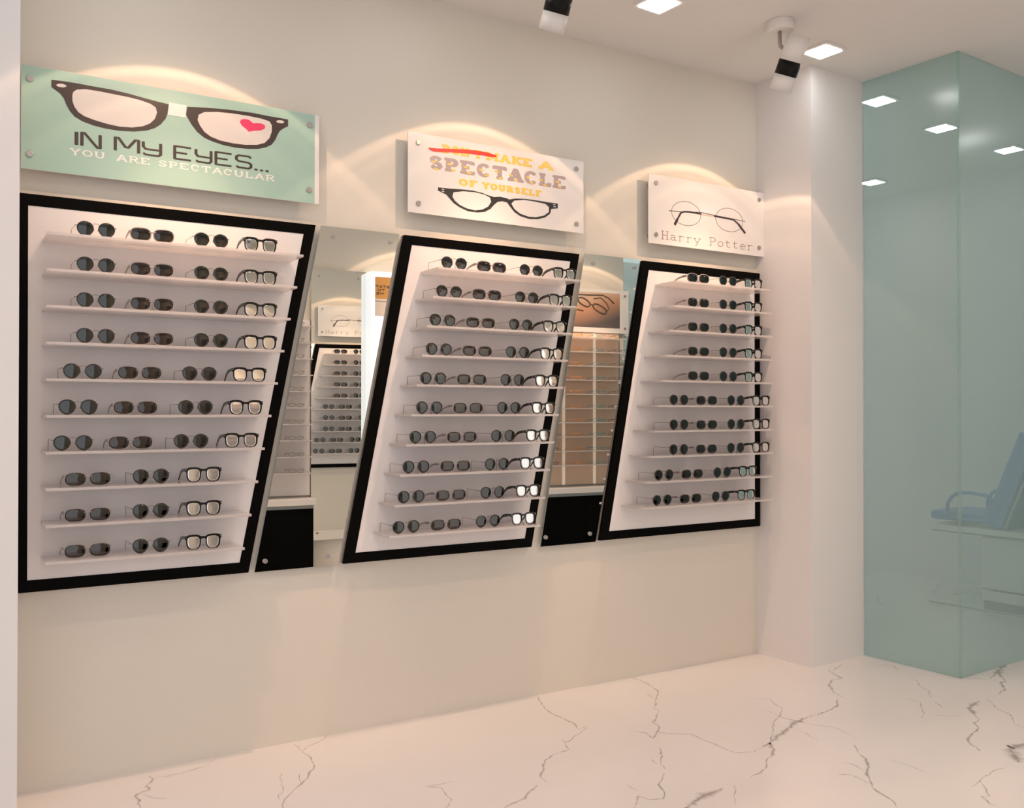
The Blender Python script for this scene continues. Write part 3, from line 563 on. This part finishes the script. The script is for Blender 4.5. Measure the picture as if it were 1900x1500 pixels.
# teal sign
t = sign_base(.236, 1.258, 2.072, 2.416, [(.2627, 2.3715), (.2621, 2.1216), (1.2192, 2.3726), (1.2182, 2.1226)],
              'teal sign with drawn glasses, pink heart and the words IN MY EYES...')
bm = NB(); prism_xz(bm, [(.237, 2.073), (1.240, 2.073), (1.240, 2.415), (.237, 2.415)], y1, YS); art('printed_film', bm, 'teal', t)
bm = NB(); prism_xz(bm, ART['s1L'], y2, y1); prism_xz(bm, ART['s1R'], y2, y1); art('glasses_drawing', bm, 'brownink', t)
for ks in (('s1Li', 's1Lh'), ('s1Ri', 's1Rh')):
    bm = NB()
    for k in ks: prism_xz(bm, ART[k], y3, y2)
    art('lens_drawing', bm, 'offwhite', t)
bm = NB(); prism_xz(bm, ART['s1T'], y3, y2); art('tape_drawing', bm, 'white_ink', t)
bm = NB(); prism_xz(bm, ART['s1H'], y3-.0006, y3); art('heart', bm, 'pink', t)
TX = [('I', .3969, .4085), ('N', .4148, .4814), ('M', .5201, .6053), ('Y', .6112, .6786), ('E', .7170, .7831), ('Y', .7906, .8534), ('E', .8611, .9272), ('S', .9351, .9987), ('.', 1.0068, 1.018), ('.', 1.028, 1.0392), ('.', 1.049, 1.0606)]
for rng in ((0, 2), (2, 4), (4, 11)):
    bm = NB()
    for c, a, b_ in TX[rng[0]:rng[1]]:
        word(bm, TECH, c, a, b_, 2.1695, 2.2205, .0105 if c != 'I' else .0118, y2, wy=.0064, mono=True)
    if rng[1] == 11:
        for a in (1.0068, 1.0280, 1.0490): prism_xz(bm, [(a, 2.1695), (a+.0115, 2.1695), (a+.0115, 2.1760), (a, 2.1760)], y2-.0002, y1)
    art('lettering', bm, 'brownink', t)
for s_, a, b_ in (('YOU', .381, .493), ('ARE', .527, .641), ('SPECTACULAR', .664, 1.085)):
    bm = NB(); word(bm, SERIF, s_, a, b_, 2.1372, 2.1600, .0062, y2, ser=.0052, wy=.0036, gap=.05); art('lettering', bm, 'white_ink', t)
# white and yellow sign
t = sign_base(1.636, 2.520, 2.086, 2.416, [(1.6824, 2.3762), (1.6827, 2.1264), (2.4785, 2.3764), (2.4783, 2.1263)],
              'white sign with yellow and mauve words about making a SPECTACLE above black glasses')
for s_, a, b_, z0, z1, w_, sr, wy_ in (("DON'T", 1.792, 1.985, 2.3498, 2.3870, .0140, .010, .0095), ('MAKE', 2.002, 2.243, 2.3498, 2.3870, .0145, .011, .0095), ('A', 2.270, 2.354, 2.3498, 2.3870, .0175, .013, .0105),
                              ('OF', 1.868, 1.964, 2.2248, 2.2540, .0140, .009, .0082), ('YOURSELF', 1.983, 2.292, 2.2248, 2.2540, .0130, .008, .0082)):
    bm = NB(); word(bm, SERIF, s_, a, b_, z0, z1, w_, y1, ser=sr, wy=wy_, gap=.02); art('lettering', bm, 'yellow', t)
bm = NB(); word(bm, SERIF, 'SPECTACLE', 1.727, 2.425, 2.2752, 2.3335, .0230, y1, ser=.016, wy=.0128, gap=.01); art('lettering', bm, 'mauve', t)
bm = NB(); rr = random.Random(2)
for i in range(9):
    cx = 1.727 + .698*(i+.42)/9
    for (dx, dz) in ((-.012, .5), (.010, .12)):
        z = 2.2752 + .0578*dz + rr.uniform(-.004, .004); x = cx+dx+rr.uniform(-.006, .006)
        prism_xz(bm, [(x-.010, z-.003), (x+.009, z-.0045), (x+.011, z+.002), (x+.001, z+.0045), (x-.011, z+.003)], y2, y1)
art('paint_flecks', bm, 'yellow', t)
bm = NB(); prism_xz(bm, ART['s2S'], y3, y2); art('brush_stroke', bm, 'red', t)
bm = NB(); prism_xz(bm, ART['s2F'], y1, YS); art('glasses_drawing', bm, 'char', t)
for k, hh in (('s2L', (0, 1)), ('s2R', (2, 3))):
    bm = NB(); prism_xz(bm, ART[k], y2, y1)
    for q in hh: prism_xz(bm, ART['s2h'][q], y2, y1)
    art('lens_drawing', bm, 'acrylic', t)
# wire glasses sign
t = sign_base(2.905, 3.684, 2.081, 2.416, [(2.9504, 2.3749), (2.9500, 2.1251), (3.6485, 2.3764), (3.6478, 2.1259)],
              'cream white sign with round wire glasses above thin typewriter lettering, beside the column')
bm = NB()
for cx, cz in ((3.1449, 2.2483), (3.4366, 2.2480)):
    c = arc(cx, cz, .0965, .0600, 0, 360, 48); ring = arc(cx, cz, .0945, .0583, 0, 360, 48)
    ring_xz(bm, c[:-1], ring[:-1], y1, YS)
stroke(bm, ART['s3bar'], .0030, y1); art('wire_rims_drawing', bm, 'plum', t)
bm = NB(); stroke(bm, ART['s3t1'][:5], .0075, y2); stroke(bm, ART['s3t1'][4:], .014, y2); stroke(bm, ART['s3t1'][3:5], .010, y2)
stroke(bm, ART['s3t2'][:3], .0070, y2); stroke(bm, ART['s3t2'][2:4], .0085, y2); stroke(bm, ART['s3t2'][3:], .0125, y2)
art('temple_tips_drawing', bm, 'plum', t)
bm = NB(); stroke(bm, ART['s3g'], .0055, y2); art('temple_drawing', bm, 'peach', t)
for s_, a, b_ in (('Harry', 2.981, 3.2431), ('Potter', 3.2955, 3.610)):
    bm = NB(); word(bm, COUR, s_, a, b_, 2.1065, 2.1480, .0032, y1, ser=.0085, wy=.0024, mono=True); art('lettering', bm, 'cour', t)

# ------------------------------------------------------------------ glasses
def outline(kind, n=36, grow=0.0):
    """lens outline about its centre (x, z)"""
    pts = []
    for i in range(n):
        a = 2*PI*i/n; c, s = math.cos(a), math.sin(a)
        if kind == 'round':
            x = .0252*c*(1 + .09*s); z = .0240*s - (.0012 if s < 0 else 0)*(1-abs(c))
        elif kind == 'wrap':
            e = .72; x = .0318*math.copysign(abs(c)**e, c)*(1 + .03*s); z = .0215*math.copysign(abs(s)**(e+.08), s)
        else:
            e = .62; x = .0222*math.copysign(abs(c)**e, c)*(1 + .13*s); z = .0218*math.copysign(abs(s)**(e+.06), s)*(1.0 if s > 0 else 1.06)
        l = math.hypot(x, z); pts.append((x*(1+grow/l), z*(1+grow/l)))
    return pts
def lens_mesh(pts, cx, cz, base, mat, name, parent, th=.0012, pitch=0.0):
    """domed lens bulging towards the viewer (-y)"""
    bm = NB(); R = 5; rings = []
    for k in range(1, R+1):
        f = k/R; rings.append([bm.verts.new((cx+x*f, -base*(1-(f**2)) , cz+z*f)) for x, z in pts])
    c = bm.verts.new((cx, -base, cz)); n = len(pts)
    for i in range(n): bm.faces.new((c, rings[0][i], rings[0][(i+1)%n]))
    for k in range(R-1):
        for i in range(n): bm.faces.new((rings[k][i], rings[k+1][i], rings[k+1][(i+1)%n], rings[k][(i+1)%n]))
    back = [bm.verts.new((v.co.x, v.co.y+th, v.co.z)) for v in rings[-1]]
    for i in range(n): bm.faces.new((rings[-1][i], back[i], back[(i+1)%n], rings[-1][(i+1)%n]))
    bm.faces.new(back)
    for v in bm.verts: v.co.y += (v.co.z-cz)*math.tan(pitch)
    bm.faces.ensure_lookup_table(); front = n*R
    for i, f in enumerate(bm.faces): f.smooth = i < front
    return obj(name, bm, mat, parent)
def make_round():
    t = thing('sunglasses', '', 'sunglasses'); sep = .0655/2; cz = .0264; P = outline('round')
    for s in (-1, 1): lens_mesh(P, s*sep, cz, .0016, 'lens_dark', 'lens', t)
    bm = NB()
    for s in (-1, 1): tube(bm, [(s*sep+x*1.01, .0004, cz+z*1.01) for x, z in P], .0007, 6, closed=True)
    br = [(-.0105, 0, cz+.008), (-.009, -.001, cz+.0145), (-.006, -.002, cz+.0172), (0, -.0025, cz+.0178), (.006, -.002, cz+.0172), (.009, -.001, cz+.0145), (.0105, 0, cz+.008)]
    tube(bm, br, .0008, 6)
    for s in (-1, 1):
        tube(bm, [(s*.0078, .0005, cz+.004), (s*.0066, .003, cz-.002), (s*.0070, .004, cz-.006)], .0012, 6)
        tube(bm, [(s*(sep+.0245), 0, cz+.0085), (s*(sep+.0292), .0005, cz+.009), (s*(sep+.0300), .005, cz+.009)], .0013, 6)
    obj('frame', bm, 'wire', t)
    for s in (-1, 1):
        bm = NB(); x = s*(sep+.0300)
        tube(bm, [(x, .004, cz+.009), (x, .010, cz+.009), (x, .0105, cz+.009), (x, .100, cz+.010), (x, .106, cz+.008), (x, .1085, cz-.001), (x, .110, .0012)], [.0015, .0015, .0008, .0008, .0009, .0009, .0009], 6)
        obj('temple', bm, 'wire', t)
    return t
def make_wrap():
    t = thing('sunglasses', '', 'sunglasses'); sep = .0745/2; cz = .0243; P = outline('wrap')
    for s in (-1, 1): lens_mesh(P, s*sep, cz, .0022, 'lens_brown', 'lens', t)
    bm = NB()
    for s in (-1, 1): tube(bm, [(s*sep+x*1.03, .0004, cz+z*1.03) for x, z in P], .0019, 6, closed=True)
    tube(bm, [(-.0115, 0, cz+.0095), (-.005, -.0015, cz+.0085), (0, -.002, cz+.0082), (.005, -.0015, cz+.0085), (.0115, 0, cz+.0095)], .0019, 6)
    for s in (-1, 1):
        tube(bm, [(s*.0075, .0005, cz+.004), (s*.006, .003, cz-.001), (s*.0068, .004, cz-.007)], .0013, 6)
        tube(bm, [(s*(sep+.029), 0, cz+.008), (s*(sep+.0325), .003, cz+.009), (s*(sep+.0335), .010, cz+.009)], [.002, .0032, .0036], 6)
    obj('frame', bm, 'greyplastic', t)
    for s in (-1, 1):
        bm = NB(); x = s*(sep+.0335)
        prof = [(.008, .0130, .0052), (.025, .0125, .0050), (.045, .0105, .0046), (.065, .0075, .0040), (.085, .001, .0030), (.098, -.008, .0024), (.106, -.0165, .0018)]
        A = [[bm.verts.new((x+sx*.0012, y, cz+z+sz*h)) for sx, sz in ((-1, -1), (1, -1), (1, 1), (-1, 1))] for y, z, h in [(a, b-.004, c) for a, b, c in prof]]
        for i in range(len(A)-1):
            for k in range(4): bm.faces.new((A[i][k], A[i][(k+1)%4], A[i+1][(k+1)%4], A[i+1][k]))
        bm.faces.new(A[0][::-1]); bm.faces.new(A[-1]); o = obj('temple', bm, 'greyplastic', t, bevel=.0006)
        bm = NB(); bx(bm, x-.0016, x+.0016, .020, .030, cz+.0065, cz+.0095); obj('logo_plate', bm, 'blackplastic', o)
    return t
def make_black():
    t = thing('sunglasses', '', 'sunglasses'); sep = .0655/2; cz = .0262; P = outline('way')
    for s in (-1, 1): lens_mesh(P, s*sep, cz, .0003, 'lens_mirror', 'lens', t, pitch=math.radians(4.6))
    bm = NB()
    for s in (-1, 1):
        n = len(P); out = []
        for x, z in P:
            g = .0021 + (.0026 if z > .008 else 0) + (.0010 if s*x > .012 else 0)
            l = math.hypot(x, z); out.append((x*(1+g/l), z*(1+g/l)))
        mir = lambda q: [(s*sep + x, cz+z) for x, z in q]
        ring_xz(bm, mir(out), mir([(x*.985, z*.985) for x, z in P]), -.0018, .0022)
    prism_xz(bm, [(-.0125, cz+.0205), (-.0120, cz+.0105), (-.0055, cz+.0115), (0, cz+.0125), (.0055, cz+.0115), (.0120, cz+.0105), (.0125, cz+.0205), (0, cz+.0190)], -.0018, .0022)
    for s in (-1, 1):
        q = [(s*(sep+.0215), cz+.0228), (s*(sep+.0292), cz+.0218), (s*(sep+.0292), cz+.0118), (s*(sep+.0262), cz+.0085), (s*(sep+.0235), cz+.012)]
        prism_xz(bm, q, -.0018, .006)
    obj('frame', bm, 'blackplastic', t)
    bm = NB()
    for s in (-1, 1): cyl(bm, (s*(sep+.0262), -.0018, cz+.0175), (s*(sep+.0262), -.0024, cz+.0175), .0014, n=10)
    obj('stud', bm, 'stud', t)
    for s in (-1, 1):
        bm = NB(); x = s*(sep+.0280)
        prof = [(.005, .0168, .0050), (.020, .0160, .0052), (.040, .0140, .0058), (.060, .0105, .0060), (.074, .0050, .0052), (.090, -.0070, .0040), (.106, -.0222, .0030)]
        A = [[bm.verts.new((x+sx*.0016, y, cz+z+sz*h)) for sx, sz in ((-1, -1), (1, -1), (1, 1), (-1, 1))] for y, z, h in prof]
        for i in range(len(A)-1):
            for k in range(4): bm.faces.new((A[i][k], A[i][(k+1)%4], A[i+1][(k+1)%4], A[i+1][k]))
        bm.faces.new(A[0][::-1]); bm.faces.new(A[-1]); o = obj('temple', bm, 'blackplastic', t, bevel=.0008)
        bm = NB(); cyl(bm, (x-.0020, .018, cz+.016), (x+.0020, .018, cz+.016), .0016, n=10); obj('stud', bm, 'stud', o)
    return t
PROTO = {'R': make_round(), 'W': make_wrap(), 'K': make_black()}
USED = {}
DESC = {'R': 'round dark wire-rimmed sunglasses', 'W': 'grey-framed oval dark sunglasses', 'K': 'black-framed mirrored-lens glasses'}
def place(kind, x, y, z, label, group):
    if kind not in USED:
        o = PROTO[kind]; USED[kind] = o; o.location = (x, y, z); o['label'] = label; o['group'] = group; return o
    return dup(PROTO[kind], (x, y, z), 0, label, group)
R1 = [.451]*4 + [.412, .399, .384] + [.252]*3
R2 = [1.794, 1.771, 1.741, 1.725, 1.699, 1.682, 1.653, 1.623, 1.602, 1.580]
R3 = [2.951]*5 + [3.003, 3.003, 3.001, 2.909, 2.898]
NUM = ['first', 'second', 'third', 'fourth']
for k, xs in ((1, R1), (2, R2), (3, R3)):
    p = PANELS[k]
    for r in range(10):
        z = p['z0']-.1176*r+.009 + .0002
        seq = [('R', 0), ('W', .177), ('R', .374), ('K', .5485)]
        if (k == 1 and r >= 7) or (k == 3 and r < 5): seq = seq[1:]
        for i, (kd, dx) in enumerate(seq):
            shelf = '%s shelf of %s display' % (ORD[r], p['name'])
            pos = ('leftmost' if i == 0 else 'second from the left' if i == 1 else 'rightmost' if i == len(seq)-1 else 'third from the left')
            place(kd, xs[r]+dx, 3.345, z, '%s, %s on %s' % (DESC[kd], pos, shelf), 'glasses on the %s display' % p['name'])

# ------------------------------------------------------------------ opposite wall (seen in the mirrors)
def omat(o): o.matrix_world = OX @ o.matrix_world; return o
OP = lambda u, o=0, z=0: oloc(u, o, z)
# big mirror
t = thing('wall_mirror', 'tall mirror on the opposite wall, seen inside the left wall mirror', 'mirror', OP(2.372), OA)
bm = NB(); bx(bm, 0, .414, .018, .023, .325, 2.326); g = obj('mirror_glass', bm, ['mirror_edge', 'mirror'], t)
for f in g.data.polygons:
    if f.normal.y > .9: f.material_index = 1
for x, z in ((.055, 2.274), (.358, 2.273), (.047, .377), (.358, .377)):
    bm = NB(); cyl(bm, (x, 0, z), (x, .030, z), .0088, n=20); obj('standoff', bm, 'steel', t)
# light box pillar with poster
t = thing('display_pillar', 'bright white lit pillar with a tan poster, seen in the left wall mirror', 'display pillar', OP(2.790), OA)
box_obj('light_box', 'lightbox', 0, 1.33, 0, .145, 0, 2.318, t)
pb = box_obj('poster', 'ochre', .030, .46, .1455, .148, 1.987, 2.278, t)
bm = NB()
def oword(bm, s, x0, x1, z0, z1, w, y):       # reads correctly from inside the shop
    b2 = NB(); word(b2, SERIF, s, x0, x1, z0, z1, w, y, mono=True)
    for v in b2.verts: v.co.x = -v.co.x; v.co.y = -v.co.y
    me = bpy.data.meshes.new('tmp'); b2.to_mesh(me); b2.free(); bm.from_mesh(me); bpy.data.meshes.remove(me)
oword(bm, 'STAT', -.145, -.03, 2.195, 2.215, .004, -.1490)
oword(bm, 'TO', -.105, -.045, 2.170, 2.188, .004, -.1490)
oword(bm, 'ME', -.100, -.030, 2.145, 2.163, .004, -.1490)
obj('lettering', bm, 'char', pb)
bm = NB(); bx(bm, .031, .459, .148, .1486, 1.988, 2.115); obj('printed_ground', bm, 'offwhite', pb)
bm = NB(); tube(bm, [(.03, .149, 2.098), (.09, .149, 2.094), (.15, .149, 2.095), (.2, .149, 2.088)], .0016, 5); obj('printed_line', bm, 'char', pb)
# small glasses for the opposite wall: one mesh each
def make_small(mat):
    bm = NB(); P = [(.022*math.copysign(abs(math.cos(a))**.8, math.cos(a)), .0135*math.sin(a)) for a in [2*PI*i/20 for i in range(20)]]
    for s in (-1, 1):
        tube(bm, [(s*.031+x, 0, .015+z) for x, z in P], .0011, 5, closed=True)
        tube(bm, [(s*.053, 0, .022), (s*.057, -.004, .022), (s*.056, -.085, .021), (s*.055, -.100, .012), (s*.054, -.108, .002)], [.0012, .0016, .0013, .0014, .0014], 5)
        tube(bm, [(s*.053, .0, .022), (s*.0565, -.001, .022), (s*.0565, -.03, .022)], .0022, 5)
    tube(bm, [(-.010, 0, .019), (0, .001, .021), (.010, 0, .019)], .0014, 5)
    o = obj('eyeglasses', bm, mat); return o
SMALL = {}
def place_small(mat, u, off, z, label, group):
    if mat not in SMALL:
        o = make_small(mat); SMALL[mat] = o
    else:
        o = SMALL[mat].copy(); COL.objects.link(o)
    o.location = OP(u, off, z); o.rotation_euler = (0, 0, OA); tag(o, label, 'eyeglasses', group); return o
CN = {'darkframe': 'thin dark-rimmed eyeglasses', 'orange': 'orange-rimmed eyeglasses', 'cyan': 'turquoise-rimmed eyeglasses'}
def opp_unit(u0, u1, board, label, posts, cols, zt, shelf_to):
    t = thing('display_rack', label, 'display rack', OP(u0), OA)
    box_obj('backboard', board, 0, u1-u0, 0, .022, .66, zt+.018, t)
    box_obj('side_edge', 'brownedge', u1-u0, u1-u0+.006, 0, .024, .66, zt+.018, t)
    for px in posts: box_obj('post', 'tanlight', px-u0-.012, px-u0+.012, .022, .030, .66, zt+.012, t)
    for r in range(10):
        z = zt - .1176*r - .035
        box_obj('shelf', 'shelf', .01, shelf_to-u0, .022, .16, z-.008, z, t)
        for i, (m_, u) in enumerate(cols):
            place_small(m_, u, .145, z+.0008, ('%s on the %s shelf of the white rack by the tall mirror' % (CN[m_], ORD[r]) if len(cols) == 1 else '%s%s on the %s shelf of the tan rack' % (['leftmost ', '', '', 'rightmost '][3-i], CN[m_], ORD[r])), 'eyeglasses on the opposite wall')
    return t
opp_unit(1.55, 2.364, 'board', 'white eyeglass rack beside the tall mirror, reflected in the left wall mirror', [], [('darkframe', 2.235)], 1.925, 2.35)
opp_unit(4.15, 5.05, 'tanboard', 'tan eyeglass rack under the framed poster, seen in the right wall mirror', [4.50, 4.80], [('darkframe', 4.33), ('orange', 4.56), ('cyan', 4.775), ('darkframe', 4.985)], 1.925, 5.04)
def opp_counter(u0, u1, splits, label):
    t = thing('counter', label, 'counter', OP(u0), OA); L = u1-u0
    box_obj('countertop', 'counter', 0, L+.012, 0, .172, .600, .646, t, bevel=.003)
    box_obj('rail', 'greyrail', 0, L, 0, .155, .575, .600, t)
    e = [0] + [s-u0 for s in splits] + [L]
    box_obj('carcass', 'black', 0, L, 0, .150, .0, .575, t)
    for a, b in zip(e, e[1:]): box_obj('door', 'black', a+.002, b-.002, .150, .158, .02, .572, t)
opp_counter(1.45, 2.358, [1.9], 'low white-topped counter with black doors under the rack by the tall mirror')
opp_counter(4.14, 5.10, [4.64], 'low white-topped counter with black doors under the tan rack')
# poster above the tan rack
t = thing('sign_board', 'framed poster of folded eyeglasses on a tan ground, seen in the right wall mirror', 'sign', OP(4.36), OA)
box_obj('panel', 'acrylic', 0, .785, .024, .030, 1.945, 2.316, t)
ph = box_obj('picture', 'photo', .03, .694, .030, .0306, 1.988, 2.288, t)
bm = NB()
def ell(cx, cz, rx, rz, rot, w):
    q = []
    for i in range(28):
        a = 2*PI*i/28; x = rx*math.copysign(abs(math.cos(a))**.8, math.cos(a)); z = rz*math.sin(a); c, s = math.cos(rot), math.sin(rot)
        q.append((cx+x*c-z*s, .0325, cz+x*s+z*c))
    tube(bm, q, w, 5, closed=True)
ell(.49, 2.150, .072, .028, -.42, .0055); ell(.335, 2.200, .062, .028, -.42, .0055)
tube(bm, [(.42, .0325, 2.178), (.405, .0325, 2.182), (.39, .0325, 2.180)], .004, 5)
tube(bm, [(.56, .0325, 2.135), (.585, .0325, 2.150), (.56, .0325, 2.20), (.50, .0325, 2.245), (.43, .0325, 2.232)], .0040, 5)
tube(bm, [(.24, .0325, 2.262), (.38, .0325, 2.262), (.52, .0325, 2.268), (.58, .0325, 2.245), (.635, .0325, 2.200)], .0050, 5)
tube(bm, [(.24, .0325, 2.140), (.33, .0325, 2.125)], .004, 5)
obj('glasses_picture', bm, 'darkframe', ph)
for x, z in ((.745, 2.270), (.745, 1.990)):
    bm = NB(); cyl(bm, (x, 0, z), (x, .036, z), .0095, n=18); obj('standoff', bm, 'steel', t)

# ------------------------------------------------------------------ treatment chair unit behind the glass
X0 = Vector((5.6527, 3.8367, 0))
t = thing('examination_chair', 'blue reclining examination chair on a white unit, seen through the green glass', 'examination chair', tuple(X0), math.atan2(mdir.y, mdir.x) - PI/2 + PI)
# local frame: +y runs towards the shop (-m), -x is deeper into the room side (+b is local -x)
def ub(name, mat, y0, y1, x0, x1, z0, z1, bevel=.004): return box_obj(name, mat, -x1, -x0, y0, y1, z0, z1, t, bevel)
ub('platform', 'unit', .0, 1.02, .0, .60, .488, .524)
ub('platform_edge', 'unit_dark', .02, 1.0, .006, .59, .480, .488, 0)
b = ub('cabinet', 'unit', .335, .99, .03, .57, .142, .480, .012)
ub('drawer', 'unit', .345, .99, .02, .56, .070, .134, .003)
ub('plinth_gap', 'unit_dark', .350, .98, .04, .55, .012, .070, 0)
ub('base_plate', 'unit', .0, 1.0, .0, .60, .0, .012, 0)
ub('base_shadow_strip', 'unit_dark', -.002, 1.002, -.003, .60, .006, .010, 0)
ub('seat', 'chair_blue', -.04, .42, .08, .52, .548, .608, .018)
ub('seat_base', 'unit', .20, .40, .12, .48, .524, .548)
for xx in (.045, .555):
    bm = NB()
    pts = [(.36, .572), (.22, .568), (.14, .575), (.105, .61), (.105, .66), (.135, .712), (.19, .742), (.26, .744), (.36, .736), (.395, .715), (.392, .66), (.375, .60)]
    tube(bm, [(-xx, y, z) for y, z in pts], .0125, 8, closed=True); obj('armrest', bm, 'chair_blue', t)
def slab(name, mat, a, b, th, x0, x1, bevel=.012):
    (ya, za), (yb, zb) = a, b; d = Vector((yb-ya, zb-za)).normalized(); n = Vector((-d.y, d.x))
    q = [Vector(a), Vector(b), Vector(b)-n*th, Vector(a)-n*th]; bm = NB()
    A = [bm.verts.new((-x0, p.x, p.y)) for p in q]; B = [bm.verts.new((-x1, p.x, p.y)) for p in q]
    bm.faces.new(A); bm.faces.new(B[::-1])
    for i in range(4): bm.faces.new((A[i], A[(i+1)%4], B[(i+1)%4], B[i]))
    return obj(name, bm, mat, t, bevel=bevel)
slab('backrest', 'chair_blue', (.345, .560), (.575, 1.150), .115, .04, .56)
s = slab('backrest_shell', 'chair_blue2', (.465, .535), (.705, 1.130), .030, .04, .56, .004)
for (a, b) in (((.455, .54), (.695, 1.14)),):
    for xx in (.045, .30, .555):
        bm = NB(); tube(bm, [(-xx, a[0]+.03, a[1]), (-xx, b[0]+.03, b[1])], .007, 6); obj('piping', bm, 'cream', s)
bm = NB(); tube(bm, [(-.04, .605, .86), (-.56, .605, .86)], .007, 6); obj('piping', bm, 'cream', s)
